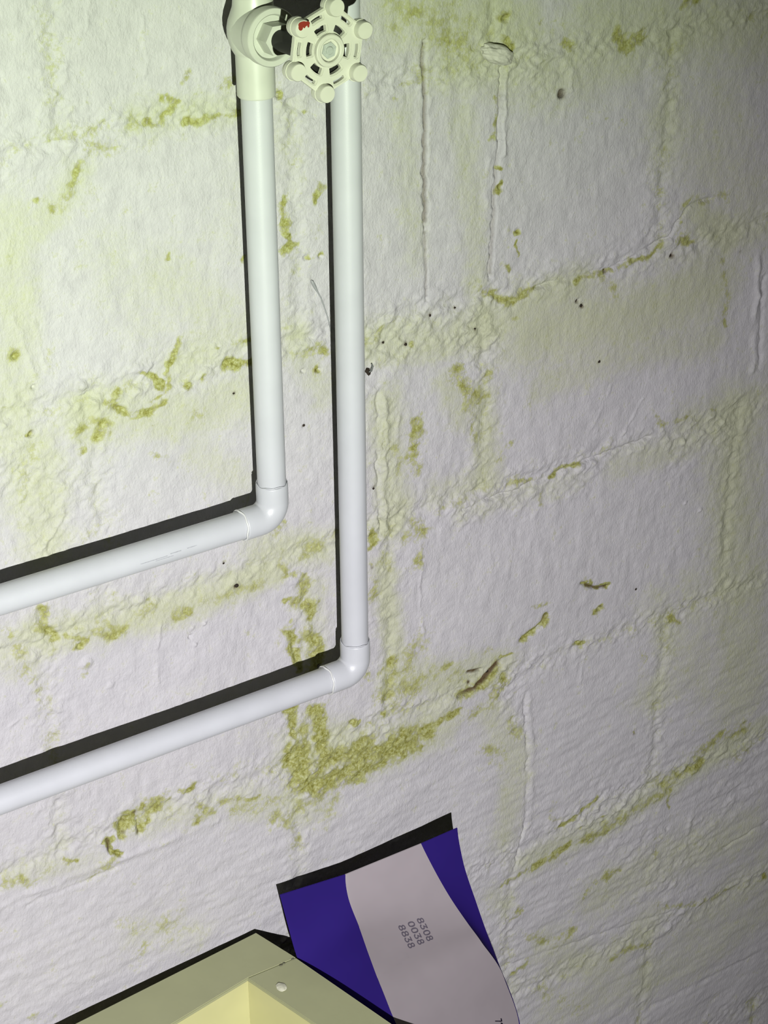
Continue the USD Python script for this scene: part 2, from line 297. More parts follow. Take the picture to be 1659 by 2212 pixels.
# --- stains: R olive algae, G pale yellow wash, B brown grime in pits and specks, dark tone in grooves and hole. Each line: points, width in pixels, strength
STAINS = [
 ([(318, 268), (350, 264), (376, 245), (384, 220)], 7, .75), ([(400, 274), (430, 263), (470, 255), (520, 241)], 6, .7), ([(355, 214)], 8, .8), ([(365, 205), (380, 225)], 6, .6), ([(396, 170), (412, 158)], 6, .55),
 ([(240, 314), (215, 316), (186, 326), (168, 370), (158, 410), (125, 450)], 11, .52), ([(75, 430)], 7, .5), ([(604, 205)], 11, 1.0), ([(500, 175), (490, 180)], 10, .55),
 ([(612, 440), (615, 480), (611, 512), (632, 530), (608, 545)], 9, .78), ([(660, 556)], 7, .95), ([(690, 552)], 6, .9), ([(522, 558)], 7, .8), ([(688, 398), (682, 425)], 9, .85), ([(362, 552)], 5, .6), ([(663, 235)], 5, .5),
 ([(870, 25), (960, 40), (990, 90)], 50, .34), ([(895, 35)], 12, .6), ([(955, 55), (970, 80)], 14, .55), ([(1087, 36)], 11, .95), ([(1088, 90), (1100, 105)], 12, .85), ([(1165, 45)], 6, .5), ([(1215, 85), (1225, 105)], 10, .5),
 ([(1335, 78), (1352, 100), (1388, 78)], 14, .62), ([(1350, 115)], 6, .5), ([(1480, 6), (1500, 0)], 14, .7), ([(1645, 85)], 7, .5),
 ([(1070, 210), (1072, 260), (1069, 295)], 7, .6), ([(1078, 365)], 6, .95), ([(1079, 400), (1075, 415)], 8, 1.0), ([(1118, 498)], 8, .9), ([(1119, 525), (1120, 552)], 4, .8), ([(1098, 570), (1102, 585)], 6, .7), ([(852, 210)], 8, .5), ([(865, 180), (920, 175)], 7, .4), ([(1310, 250), (1208, 330)], 5, .25),
 ([(1042, 632), (1078, 648), (1112, 646), (1146, 624)], 9, .66), ([(1040, 620)], 8, .5), ([(1115, 690)], 9, .45), ([(1240, 608), (1290, 585), (1335, 577), (1400, 555), (1430, 525)], 6, .55), ([(1468, 517), (1500, 522)], 10, .55), ([(1482, 430), (1470, 480)], 4, .5), ([(1500, 430), (1570, 425)], 12, .32),
 ([(1562, 560), (1572, 640), (1565, 700)], 9, .42), ([(1300, 590), (1330, 640)], 9, .35),
 ([(548, 782), (505, 786), (492, 782)], 11, .85), ([(380, 740), (376, 770), (366, 790)], 8, .7), ([(308, 808), (345, 828)], 8, .75), ([(365, 800), (360, 835), (330, 870)], 6, .6), ([(400, 832)], 9, .9), ([(250, 852), (244, 868)], 8, .75),
 ([(245, 882), (285, 894), (322, 888), (362, 870)], 8, .8), ([(170, 925), (205, 918), (225, 928), (210, 940)], 13, .62), ([(440, 895), (415, 890)], 12, .42), ([(475, 744)], 6, .8), ([(505, 735), (535, 735)], 6, .5), ([(442, 808)], 6, .65), ([(34, 770)], 9, .75), ([(68, 942)], 8, .6), ([(75, 980), (60, 1040)], 14, .34), ([(180, 972)], 6, .6), ([(380, 1005), (330, 980)], 8, .35), ([(10, 875)], 6, .5), ([(335, 910)], 5, .6),
 ([(800, 735), (825, 715)], 12, .45), ([(893, 742)], 8, .6), ([(685, 745), (700, 760)], 12, .5), ([(684, 802)], 8, .8), ([(640, 770), (710, 765)], 14, .35),
 ([(985, 800), (1000, 835), (1010, 875), (1040, 850), (1062, 815)], 17, .50), ([(1020, 880), (1022, 940)], 10, .38), ([(1065, 808)], 9, .65), ([(1035, 870), (1055, 855)], 8, .5), ([(1080, 1000), (1100, 960)], 10, .34),
 ([(898, 915), (900, 945), (895, 960)], 15, .65), ([(890, 980), (905, 1010)], 16, .48), ([(912, 1020)], 6, .4), ([(850, 960), (865, 1000)], 12, .38), ([(895, 1125), (915, 1150), (880, 1160)], 15, .5), ([(800, 1148), (806, 1168)], 11, .8), ([(908, 1185), (900, 1225)], 13, .52), ([(798, 1222)], 6, .85), ([(805, 1250), (802, 1300)], 10, .4),
 ([(1085, 1058), (1170, 1030)], 7, .45), ([(1195, 1022), (1215, 1010), (1250, 1003)], 7, .7), ([(1165, 1075), (1172, 1095)], 7, .5), ([(1260, 1052)], 12, .34), ([(1420, 905), (1432, 918)], 9, .55), ([(1455, 912), (1490, 900)], 5, .55), ([(1530, 880), (1540, 895)], 7, .45), ([(960, 1100), (1030, 1070)], 14, .25),
 ([(88, 1318), (95, 1348), (116, 1376)], 13, .72), ([(170, 1394)], 9, .9), ([(200, 1366), (240, 1376), (258, 1360)], 12, .60), ([(246, 1378)], 7, .9), ([(308, 1328), (330, 1312)], 13, .5), ([(372, 1326), (415, 1316)], 10, .55), ([(40, 1400), (58, 1465)], 12, .45), ([(185, 1442)], 12, .55), ([(150, 1375), (185, 1385)], 6, .5), ([(440, 1300), (505, 1275), (565, 1262)], 12, .34), ([(35, 1450)], 9, .5), ([(315, 1300)], 6, .5), ([(120, 1335)], 6, .5), ([(22, 1370)], 14, .35), ([(205, 1335), (270, 1370)], 5, .4),
 ([(615, 1130), (600, 1150)], 14, .4), ([(690, 1165), (715, 1155), (660, 1190)], 14, .42), ([(610, 1220), (615, 1240)], 10, .5), ([(640, 1240), (658, 1262), (642, 1292)], 14, .62), ([(668, 1308), (672, 1325)], 16, .78), ([(622, 1292)], 8, .9), ([(626, 1340), (622, 1360)], 7, .6), ([(622, 1368), (636, 1400), (650, 1440)], 12, .9), ([(665, 1370), (685, 1400), (680, 1430)], 20, .74), ([(690, 1370)], 10, .6), ([(640, 1415)], 8, .9),
 ([(628, 1535), (635, 1600), (625, 1650)], 14, .8), ([(685, 1535), (690, 1575), (695, 1615), (700, 1650)], 19, .95), ([(640, 1640), (660, 1690), (720, 1680), (790, 1650), (850, 1615), (885, 1600)], 34, .86), ([(720, 1640), (800, 1605)], 26, .72), ([(895, 1592), (950, 1560), (992, 1532)], 10, .8), ([(900, 1600), (940, 1580)], 14, .5), ([(660, 1700), (700, 1710)], 25, .6), ([(760, 1559), (775, 1562)], 8, 1.0), ([(830, 1540), (835, 1545)], 6, .8), ([(800, 1560)], 8, .5), ([(620, 1625), (618, 1655)], 6, .9), ([(850, 1625), (870, 1635)], 12, .7), ([(905, 1610)], 7, .7), ([(660, 1560), (655, 1640)], 12, .6),
 ([(850, 1425), (852, 1450)], 10, .7), ([(890, 1395), (880, 1440), (905, 1380)], 22, .52), ([(840, 1490), (900, 1480), (870, 1520)], 34, .46), ([(830, 1500), (835, 1510)], 10, .55), ([(960, 1440), (975, 1432)], 12, .5), ([(795, 1455), (800, 1470)], 10, .6), ([(825, 1448)], 7, .6), ([(940, 1450), (1000, 1460)], 24, .3), ([(810, 1490)], 14, .4),
 ([(1000, 1500), (1050, 1475), (1075, 1440)], 18, .62), ([(1085, 1475), (1070, 1500)], 20, .58), ([(1105, 1410), (1085, 1420)], 7, .75), ([(1060, 1400), (1050, 1410)], 12, .4), ([(1010, 1540), (1060, 1530)], 14, .36), ([(1100, 1560), (1125, 1590)], 16, .42), ([(1050, 1620), (1080, 1640)], 22, .3),
 ([(1125, 1380), (1150, 1367), (1172, 1347), (1176, 1330)], 8, 1.0), ([(1150, 1310), (1180, 1300)], 6, .5), ([(1255, 1258), (1282, 1269), (1312, 1265)], 5, .9), ([(1297, 1313), (1282, 1325)], 8, .9), ([(1235, 1392), (1254, 1391)], 8, .75), ([(1450, 1335), (1462, 1340)], 13, .62), ([(1440, 1400)], 14, .34), ([(1390, 1420)], 20, .25),
 ([(268, 1782), (272, 1768), (262, 1802)], 13, 1.0), ([(232, 1812), (240, 1838), (262, 1846)], 6, 1.0), ([(290, 1756), (292, 1775)], 7, .95), ([(304, 1795), (312, 1780)], 9, .9), ([(318, 1742), (350, 1728), (335, 1750)], 14, .66), ([(300, 1775)], 30, .4), ([(395, 1712), (415, 1700), (415, 1690)], 10, .65), ([(425, 1735), (450, 1752), (432, 1770)], 13, .6), ([(480, 1732), (545, 1722)], 10, .6), ([(500, 1750), (570, 1740)], 14, .36), ([(135, 1858), (165, 1862)], 6, .6), ([(45, 1898), (62, 1900)], 8, .5), ([(208, 1880), (255, 1858)], 12, .42), ([(10, 1900), (25, 1905)], 8, .4), ([(110, 1880), (60, 1910)], 10, .3), ([(370, 1760)], 20, .3),
 ([(640, 1745), (700, 1725), (600, 1760)], 24, .42), ([(645, 1800), (648, 1830)], 12, .42), ([(610, 1765), (640, 1790)], 14, .36), ([(560, 1735), (600, 1725)], 12, .4), ([(500, 1680), (470, 1690)], 14, .3), ([(700, 1760), (730, 1720)], 18, .3),
 ([(1085, 1912), (1112, 1895), (1132, 1880)], 10, .6), ([(1150, 1872), (1185, 1852), (1232, 1826)], 12, .78), ([(1265, 1812), (1310, 1795)], 13, .66), ([(1200, 1792), (1230, 1775), (1285, 1728)], 7, .72), ([(1200, 1735), (1195, 1770)], 12, .42), ([(1315, 1785), (1370, 1750), (1425, 1712)], 20, .5), ([(1440, 1690), (1490, 1655), (1540, 1600)], 24, .52), ([(1495, 1665), (1515, 1645)], 13, .75), ([(1555, 1595), (1615, 1572)], 18, .52), ([(1447, 1705), (1443, 1750)], 6, .65), ([(1420, 1690)], 20, .5), ([(1300, 1765)], 8, .6), ([(1250, 1790)], 5, .5),
 ([(1268, 1932), (1290, 1905), (1335, 1878)], 12, .46), ([(1100, 1985), (1125, 1965)], 11, .5), ([(1145, 2025), (1200, 2035), (1240, 2010)], 16, .40), ([(1105, 2110), (1140, 2082)], 9, .62), ([(1325, 2070), (1345, 2050), (1385, 2045)], 11, .5), ([(1650, 1890)], 12, .6), ([(1412, 1812), (1418, 1850)], 7, .45), ([(1420, 1955), (1500, 1955), (1580, 1920)], 9, .36), ([(1370, 1585)], 6, .85), ([(1480, 1580)], 12, .3), ([(1200, 1570)], 9, .34), ([(1160, 2130), (1250, 2180)], 26, .26), ([(1660, 1580), (1590, 1640)], 20, .3),
 ([(270, 2000), (380, 1995)], 22, .25), ([(400, 2010), (280, 2065)], 20, .25), ([(110, 2080)], 20, .2), ([(5, 2170)], 12, .35), ([(60, 2200), (80, 2195)], 8, .3),
]
WASHES = [
 ([(1580, 900), (1600, 1500)], 150, .55), ([(1490, 1250), (1520, 1500)], 70, .42), ([(1330, 1010), (1600, 930)], 55, .42), ([(1040, 860), (1060, 1010)], 55, .48), ([(1550, 150), (1620, 500)], 110, .4), ([(420, 1500), (640, 1620)], 60, .16), ([(1480, 2050), (1640, 1880)], 150, .38), ([(560, 320), (480, 520)], 90, .2), ([(240, 560), (330, 700)], 90, .3),
 ([(20, 480), (40, 700), (30, 900), (60, 1100)], 70, .5), ([(60, 520), (110, 470), (170, 380)], 45, .5), ([(300, 250), (520, 230)], 45, .4), ([(340, 590), (500, 700), (400, 780)], 80, .40), ([(180, 900), (420, 900), (520, 860)], 75, .55), ([(430, 980), (520, 1040)], 60, .42), ([(80, 980), (100, 1180)], 80, .6),
 ([(860, 20), (1000, 40), (1120, 60)], 95, .62), ([(1000, 120), (1200, 160), (1350, 120)], 110, .5), ([(1300, 30), (1659, 60)], 150, .55), ([(870, 250), (900, 560)], 50, .36), ([(1000, 250), (1030, 600)], 50, .42), ([(1450, 250), (1620, 420)], 130, .42),
 ([(800, 740), (950, 740), (1080, 700), (1250, 620)], 70, .62), ([(1150, 720), (1350, 690), (1540, 620)], 120, .66), ([(1180, 830), (1350, 760), (1540, 730)], 70, .5), ([(1500, 450), (1580, 520)], 60, .62), ([(830, 870), (850, 1120)], 65, .62), ([(940, 1060), (1060, 1040)], 55, .42), ([(960, 830), (1000, 900)], 50, .5), ([(1000, 1110), (1250, 1040)], 40, .35),
 ([(640, 740), (700, 850)], 50, .45), ([(600, 700), (560, 640)], 40, .2), ([(60, 1370), (220, 1360), (400, 1310), (580, 1240)], 55, .62), ([(0, 1400), (40, 1430)], 60, .45), ([(560, 1180), (690, 1180)], 60, .5), ([(670, 1280), (680, 1420)], 60, .5), ([(820, 1220), (860, 1420)], 45, .52),
 ([(860, 1460), (1000, 1460), (1080, 1440)], 70, .6), ([(650, 1600), (800, 1640), (950, 1570)], 85, .6), ([(1060, 1540), (1120, 1640), (1090, 1800)], 70, .5), ([(700, 1740), (520, 1740)], 60, .45), ([(300, 1780), (450, 1750)], 55, .35), ([(30, 1890), (220, 1870)], 40, .34),
 ([(1150, 1860), (1300, 1790), (1500, 1660), (1640, 1570)], 60, .56), ([(1420, 1300), (1500, 1450), (1400, 1500)], 90, .40), ([(1560, 1200), (1600, 1400)], 110, .34), ([(1300, 1930), (1450, 1850), (1600, 1800)], 120, .48), ([(1180, 2040), (1300, 2100), (1400, 1990)], 90, .45), ([(1200, 2180), (1500, 2080), (1650, 1960)], 110, .40), ([(300, 2010), (420, 2020)], 70, .34), ([(1480, 900), (1600, 860)], 60, .34), ([(1060, 1930), (1090, 1960)], 40, .4),
]
DIRT_AND_DARK = [([(1000, 1502), (1022, 1491), (1045, 1474), (1062, 1452), (1076, 1434)], 5, 1.0), ([(1014, 1452), (1038, 1449)], 3.2, .9), ([(1012, 1474)], 4, .9), ([(1172, 1345), (1178, 1328)], 5, .5), ([(1128, 1380)], 4, .4), ([(1265, 1264), (1290, 1270), (1310, 1266)], 3, .8), ([(1297, 1312)], 4, .5),
        ([(232, 1815), (237, 1835)], 3.5, .7), ([(292, 1754)], 4, .7), ([(266, 1800)], 5, .5), ([(298, 1800)], 3.5, .6), ([(270, 1776)], 5, .35), ([(1450, 552)], 5, .9), ([(1247, 650)], 4, .9), ([(1257, 661)], 4, .9), ([(1308, 586)], 4.5, .6), ([(508, 1263)], 5, .8), ([(690, 1438)], 3, .6), ([(684, 802)], 3, .5),
        ([(913, 95), (918, 200), (917, 330), (920, 480)], 3.0, .52), ([(918, 480), (921, 640)], 2.2, .35), ([(1080, 190), (1074, 300), (1068, 430), (1062, 590)], 2.2, .3), ([(70, 938)], 4, .4), ([(1078, 402)], 4, .3), ([(1600, 545)], 3, .4), ([(655, 918)], 3, .5), ([(482, 1215)], 3, .5), ([(1370, 1586)], 3, .5), ([(1293, 780)], 3, .5), ([(878, 745)], 4, .7), ([(830, 740)], 3, .7), ([(930, 682)], 3, .7), ([(1027, 712)], 3, .7), ([(985, 665)], 3, .6), ([(805, 1052)], 3.5, .5), ([(800, 1222)], 3, .5), ([(505, 850)], 3, .6), ([(1374, 1273)], 3, .4), ([(1092, 32)], 5, .3), ([(1210, 202)], 7.5, 1.0)]  # first entries darken the two grooves, the last one the round hole
def field(lines, k=1.0):
    out = np.zeros(shape)
    for pts, w, a in lines:
        q = np.array([on_wall(*p) for p in pts]); r = w * k * PX * 3.2
        i0, i1 = np.searchsorted(xs, [q[:, 0].min() - r, q[:, 0].max() + r]); j0, j1 = np.searchsorted(zs, [q[:, 1].min() - r, q[:, 1].max() + r])
        xx, zz = Xd[j0:j1, i0:i1], Zd[j0:j1, i0:i1]; sub = np.full(xx.shape, 9.0)
        for a0, b0 in zip(q[:-1], q[1:]) if len(q) > 1 else [(q[0], q[0] + 1e-6)]:
            ab = b0 - a0; t = np.clip(((xx - a0[0]) * ab[0] + (zz - a0[1]) * ab[1]) / max(ab @ ab, 1e-14), 0, 1)
            sub = np.minimum(sub, np.hypot(xx - a0[0] - t * ab[0], zz - a0[1] - t * ab[1]))
        out[j0:j1, i0:i1] = np.maximum(out[j0:j1, i0:i1], a * np.exp(-(sub / (w * k * PX)) ** 2.5))
    return out
Xd = X + (nz(70, 70, 71) - 0.5) * 0.010 + (nz(190, 190, 75) - 0.5) * 0.006; Zd = Z + (nz(70, 70, 72) - 0.5) * 0.010 + (nz(190, 190, 76) - 0.5) * 0.006
stain = field(STAINS, 1.4) * (0.92 + 1.0 * (0.50 - lump) + 0.6 * (0.5 - lump2))
wash = field(WASHES, 1.0) + 0.30 * np.exp(-(bed_d / 0.022) ** 2) * nz(9, 9, 73) + 0.22 * np.exp(-(perp_d / 0.016) ** 2)
Xd, Zd = X, Z
Xd, Zd = X + wx1 * 0.6, Z + wz1 * 0.6
dirt_and_dark = np.clip(field(DIRT_AND_DARK, 1.35) * 1.25, 0, 1)
Xd, Zd = X, Z
stain = np.maximum(stain, 0.30 * np.exp(-(joint_d / 0.010) ** 2) * (nz(18, 18, 74) > 0.55) * nz(18, 18, 74))
wear = np.stack([np.clip(stain, 0, 1), np.clip(wash, 0, 1), np.clip(dirt_and_dark, 0, 1)], -1).reshape(-1, 3)

# --- normals from the relief, then one mesh per block and one for the joints, sharing edges
hz, hx = np.gradient(h, zs, xs)
N = np.stack([-hx, -np.ones(shape), -hz], -1); N /= np.linalg.norm(N, axis=-1, keepdims=True)
V = np.stack([X, -h, Z], -1).reshape(-1, 3); N = N.reshape(-1, 3)
nzz, nxx = shape
idx = np.arange(nzz * nxx).reshape(shape)
cell = block_id[:-1, :-1]
a, b, c, d_ = idx[:-1, :-1], idx[:-1, 1:], idx[1:, 1:], idx[1:, :-1]

wall = thing('wall_back', 'painted concrete block wall with yellow-green damp stains along its joints', 'wall', kind='structure')
def piece(name, mask, **kw):
    q = np.stack([a[mask], b[mask], c[mask], d_[mask]], 1)
    used, inv = np.unique(q, return_inverse=True); q = inv.reshape(-1, 4)
    e = np.concatenate([q[:, [0, 1]], q[:, [1, 2]], q[:, [2, 3]], q[:, [3, 0]]])
    code = e.min(1).astype(np.int64) * (len(used) + 1) + e.max(1)
    _, first, cnt = np.unique(code, return_index=True, return_counts=True)
    be = e[first[cnt == 1]]                                   # the outline: gets sides that run back into the wall
    bv, binv = np.unique(be, return_inverse=True); binv = binv.reshape(-1, 2); nb, nu = len(bv), len(used)
    v = V[used]; top = v[bv]; back = top.copy(); back[:, 1] = 0.05
    allv = np.vstack([v, top, back]); alln = np.vstack([N[used], np.tile([0, -0.2, 0], (nb, 1)), np.tile([0, -0.2, 0], (nb, 1))])
    allw = np.vstack([wear[used], wear[used][bv], wear[used][bv]])
    side = np.stack([nu + binv[:, 1], nu + binv[:, 0], nu + nb + binv[:, 0], nu + nb + binv[:, 1]], 1)
    faces = np.vstack([q, side]); tri = np.vstack([faces[:, [0, 1, 2]], faces[:, [0, 2, 3]]])
    m = UsdGeom.Mesh.Define(stage, numbered(path_of(wall) + '/' + name))
    m.CreatePointsAttr(Vt.Vec3fArray.FromNumpy(allv.astype(np.float32)))
    m.CreateFaceVertexCountsAttr(Vt.IntArray.FromNumpy(np.full(len(tri), 3, np.int32)))
    m.CreateFaceVertexIndicesAttr(Vt.IntArray.FromNumpy(tri.astype(np.int32).ravel()))
    m.CreateSubdivisionSchemeAttr('none')
    m.CreateNormalsAttr(Vt.Vec3fArray.FromNumpy((alln / np.linalg.norm(alln, axis=1, keepdims=True)).astype(np.float32))); m.SetNormalsInterpolation('vertex')
    UsdGeom.PrimvarsAPI(m).CreatePrimvar('wear', T.Color3fArray, 'vertex').Set(Vt.Vec3fArray.FromNumpy(allw.astype(np.float32)))
    UsdShade.MaterialBindingAPI.Apply(m.GetPrim()).Bind(MAT_WALL)
    return tag(m, **kw)
piece('mortar', cell < 0)
for bid in np.unique(cell[cell >= 0]):
    m = cell == bid
    if m.sum() > 30: piece('block', m)
core = trimesh.creation.box(extents=(xs[-1] - xs[0], 0.10, zs[-1] - zs[0])); core.apply_translation(((xs[0] + xs[-1]) / 2, 0.10, (zs[0] + zs[-1]) / 2))
obj('block_core', core, MAT_CORE, wall, smooth=False)

def wall_y(x, z):
    i = min(max(np.searchsorted(xs, x), 0), nxx - 1); j = min(max(np.searchsorted(zs, z), 0), nzz - 1); return -h[j, i]
def blob(px, py, r, seed, flat=0.5, grow=(1, 1)):
    x, z = on_wall(px, py); m = trimesh.creation.icosphere(2, 1.0); v = m.vertices.copy()
    v *= (0.65 + 0.7 * meshkit.noise(v * 1.7 + seed * 3.1, seed))[:, None]
    m.vertices = v * [r * grow[0], r * flat, r * grow[1]] + [x, wall_y(x, z) - 0.2 * r * flat, z]; return m
# a hard lump of plaster standing off the joint at the top
x0, z0 = on_wall(1072, 116)
lm = trimesh.creation.icosphere(4, 1.0); v = lm.vertices.copy(); v *= (0.72 + 0.55 * meshkit.fbm(v * 1.6 + 5, 3, 9))[:, None]
v = v * [0.0200, 0.011, 0.0088]; ca, sa = math.cos(-0.40), math.sin(-0.40); v = np.stack([v[:, 0] * ca - v[:, 2] * sa, v[:, 1], v[:, 0] * sa + v[:, 2] * ca], 1)
lm.vertices = v + [x0, wall_y(x0, z0) - 0.001, z0]
obj('plaster_lump', lm, plain('lump_paint', (0.66, 0.66, 0.56), 0.6, 0.25, noise=0.1, scale=200, bump=0.4, bscale=700), wall, smooth=True, label='pale lump of plaster standing off the joint')
specks = [blob(*q, flat=0.45) for q in [(878, 745, .0017, 1), (830, 741, .0013, 2), (930, 682, .0013, 3), (1027, 712, .0014, 4), (985, 666, .0011, 5), (1450, 553, .0024, 6), (1246, 650, .0022, 7), (1257, 661, .0018, 8), (1309, 586, .0016, 9),
          (1293, 780, .0014, 10), (509, 1263, .0020, 11), (504, 1265, .0012, 12), (655, 918, .0013, 13), (505, 850, .0010, 14), (805, 1054, .0013, 15), (482, 1216, .0011, 16), (1374, 1273, .0013, 17), (1055, 1452, .0018, 18)]]
obj('dirt_speck', cat(specks), MAT_DIRT, wall, smooth=True, kind='stuff')

fl = trimesh.creation.box(extents=(2.4, 2.6, 0.08)); fl.apply_translation((0.3, -1.25, -1.16))
obj('floor', fl, MAT_FLOOR, None, smooth=False, kind='structure', label='bare concrete floor at the foot of the block wall', category='floor')

# ------------------------------------------------------------------ the two pipe runs
RP, RE = 0.01335, 0.0150
def pipe_run(label, x, zc, g, ztop):
    t = thing('water_pipe', label, 'pipe', loc=(x, -g, zc), group=None)
    obj('vertical_pipe', tube([(0, 0, 0.012), (0, 0, 0.3), (0, 0, ztop - zc)], RP, 56), MAT_PVC, t)
    obj('horizontal_pipe', tube([(-0.012, 0, 0), (-0.3, 0, 0), (-0.85, 0, 0)], RP, 56), MAT_PVC, t)
    B, L = 0.0165, 0.034
    path, rad = [], []
    for s, r in ((L, RP + 0.0002), (L - 0.0004, RE - 0.0006), (L - 0.0015, RE), (L * 0.75, RE), (B + 0.002, RE)): path.append((0, 0, s)); rad.append(r)
    for k in range(0, 13):
        an = math.pi / 2 * k / 12; path.append((-B + B * math.cos(an), 0, B - B * math.sin(an))); rad.append(RE + 0.0003 * math.sin(2 * an))
    for s, r in ((B + 0.002, RE), (L * 0.75, RE), (L - 0.0015, RE), (L - 0.0004, RE - 0.0006), (L, RP + 0.0002)): path.append((-s, 0, 0)); rad.append(r)
    e = obj('elbow', tube(path, rad, 56), MAT_PVC, t, smooth=40)
    for axis in (0, 1):
        ring = trimesh.creation.torus(RP + 0.0009, 0.0010 if axis else 0.0006, 48, 10)
        v = ring.vertices.copy(); a_ = np.arctan2(v[:, 1], v[:, 0]); v[:, 2] += 0.0006 * np.sin(3 * a_ + 1) + 0.0004 * np.sin(7 * a_)
        if axis: v = np.stack([v[:, 2], v[:, 0], v[:, 1]], 1) + [-L - 0.0006, 0, 0]
        else: v = v + [0, 0, L + 0.0004]
        ring.vertices = v; obj('cement_bead', ring, MAT_BEAD if axis else MAT_PVC, e, smooth=True)
    return t
Z1, Z2, X2 = -0.00464, -0.20260, 0.08524
G1, G2 = 0.0425, 0.0475
p1 = pipe_run('white plastic water pipe carrying the gate valve, turning left at the upper elbow', 0.0, Z1, G1, 0.40)
p2 = pipe_run('longer white plastic water pipe passing behind the handwheel, turning left at the lower elbow', X2, Z2, G2, 0.97)
# faint worn printing on the upper horizontal pipe
def on_pipe(xa, xb, ang, w):
    n = 8; xx = np.linspace(xa, xb, n); aa = np.linspace(ang - w, ang + w, 4); R_ = RP + 0.00012
    v = np.array([[x_, -R_ * math.cos(t_), R_ * math.sin(t_)] for x_ in xx for t_ in aa]); f_ = []
    for i_ in range(n - 1):
        for j_ in range(3): k_ = i_ * 4 + j_; f_.append([k_, k_ + 4, k_ + 5, k_ + 1])
    return trimesh.Trimesh(*[np.array(v), np.vstack([np.array(f_)[:, [0, 1, 2]], np.array(f_)[:, [0, 2, 3]]])], process=False)
obj('worn_print', cat([on_pipe(-0.145, -0.118, 0.02, 0.025), on_pipe(-0.115, -0.104, 0.10, 0.03), on_pipe(-0.098, -0.088, 0.12, 0.028), on_pipe(-0.130, -0.112, -0.10, 0.02)]), MAT_WORN, p1, smooth=True, label='faint worn grey printing')

# ------------------------------------------------------------------ gate valve on the shorter vertical pipe
VZ = 0.4445
valve = thing('gate_valve', 'ivory plastic gate valve with a six-knobbed handwheel marked by a red smudge', 'valve', loc=(0, -G1, VZ))
body = [(0.0, -0.0545), (0.0150, -0.0545), (0.0162, -0.0530), (0.0163, -0.0195), (0.0172, -0.0180), (0.0190, -0.0150), (0.0212, -0.0090), (0.0224, -0.0030), (0.0224, 0.0030), (0.0212, 0.0090), (0.0190, 0.0150), (0.0172, 0.0200), (0.0166, 0.026), (0.0163, 0.0530), (0.0150, 0.0545), (0.0, 0.0545)]
obj('valve_body', lathe(body, 64), MAT_VALVE, valve, smooth=50)
bon = obj('bonnet', facing(lathe([(0.0, 0.0), (0.0225, 0.0), (0.0225, 0.018), (0.0235, 0.020), (0.0240, 0.0225), (0.0240, 0.0300), (0.0232, 0.0312), (0.0190, 0.0312), (0.0180, 0.0302), (0.0172, 0.0270), (0.012, 0.0265), (0.0, 0.0265)], 64), (0, 0, 0)), MAT_VALVE, valve, smooth=35)
hexn = trimesh.creation.extrude_polygon(Polygon([(0.0135 * math.cos(math.pi / 3 * k), 0.0135 * math.sin(math.pi / 3 * k)) for k in range(6)]), 0.016, engine='earcut')
obj('packing_nut', facing(moved(hexn, (0, 0, 0.026)), (0, 0, 0)), MAT_VALVE, bon, smooth=25)
obj('upper_pipe', tube([(0, 0, 0.050), (0, 0, 0.30), (0, 0, 0.52)], RP, 56), MAT_PVC, valve)
obj('stem', facing(moved(lathe([(0, 0.0), (0.0085, 0.0), (0.0085, 0.040), (0.0120, 0.052), (0.0205, 0.0600), (0.0208, 0.0640), (0, 0.0640)], 40), (0, 0, 0.0415)), (0, 0, 0)), MAT_STEM_SHADE, valve, label='valve stem with an added collar, black to stand in for shade behind the handwheel')  # collar added, all coloured black as the shade seen through the slots
WY, WZ, WX = 0.1060, 0.0060, 0.0008           # the wheel's plane, out from the pipe's axis
ORG = (WX, -WY, WZ)
hexo = Polygon([(0.0360 * math.cos(math.radians(21 + 60 * k)), 0.0360 * math.sin(math.radians(21 + 60 * k))) for k in range(6)]).buffer(-0.002).buffer(0.002)
def arc_slot(deg, r0, r1, half):
    tt = np.radians(np.linspace(deg - half, deg + half, 9)); return Polygon([(r0 * math.cos(q), r0 * math.sin(q)) for q in tt] + [(r1 * math.cos(q), r1 * math.sin(q)) for q in tt[::-1]]).buffer(0.0006)
plate = unary_union([hexo] + [Point(0.0330 * math.cos(math.radians(21 + 60 * k)), 0.0330 * math.sin(math.radians(21 + 60 * k))).buffer(0.0078) for k in range(6)]).buffer(-0.0012).buffer(0.0012)
slots = unary_union([arc_slot(51 + 60 * k, 0.0152, 0.0192, 15) for k in range(6)] + [arc_slot(51 + 60 * k, 0.0258, 0.0274, 10) for k in range(6)])
wheel_poly = plate.difference(slots)
def soft_plate(poly, t):
    parts = [moved(trimesh.creation.extrude_polygon(poly, t - 0.0012, engine='earcut'), (0, 0, 0)), moved(trimesh.creation.extrude_polygon(poly.buffer(-0.0005), 0.0006, engine='earcut'), (0, 0, t - 0.0012)), moved(trimesh.creation.extrude_polygon(poly.buffer(-0.0011), 0.0006, engine='earcut'), (0, 0, t - 0.0006))]
    return cat(parts)
wheel = obj('handwheel', facing(moved(soft_plate(wheel_poly, 0.0050), (0, 0, 0.002)), ORG), MAT_WHEEL, valve, smooth=30)
for k in range(6):
    kx, kz = 0.0330 * math.cos(math.radians(21 + 60 * k)), 0.0330 * math.sin(math.radians(21 + 60 * k))
    kn = lathe([(0, -0.001), (0.0070, -0.001), (0.0074, 0.004), (0.0070, 0.0118), (0.0064, 0.0128), (0.0, 0.0130)], 36)
    obj('knob', facing(kn, (ORG[0] + kx, ORG[1], ORG[2] + kz)), MAT_WHEEL, wheel, smooth=40)
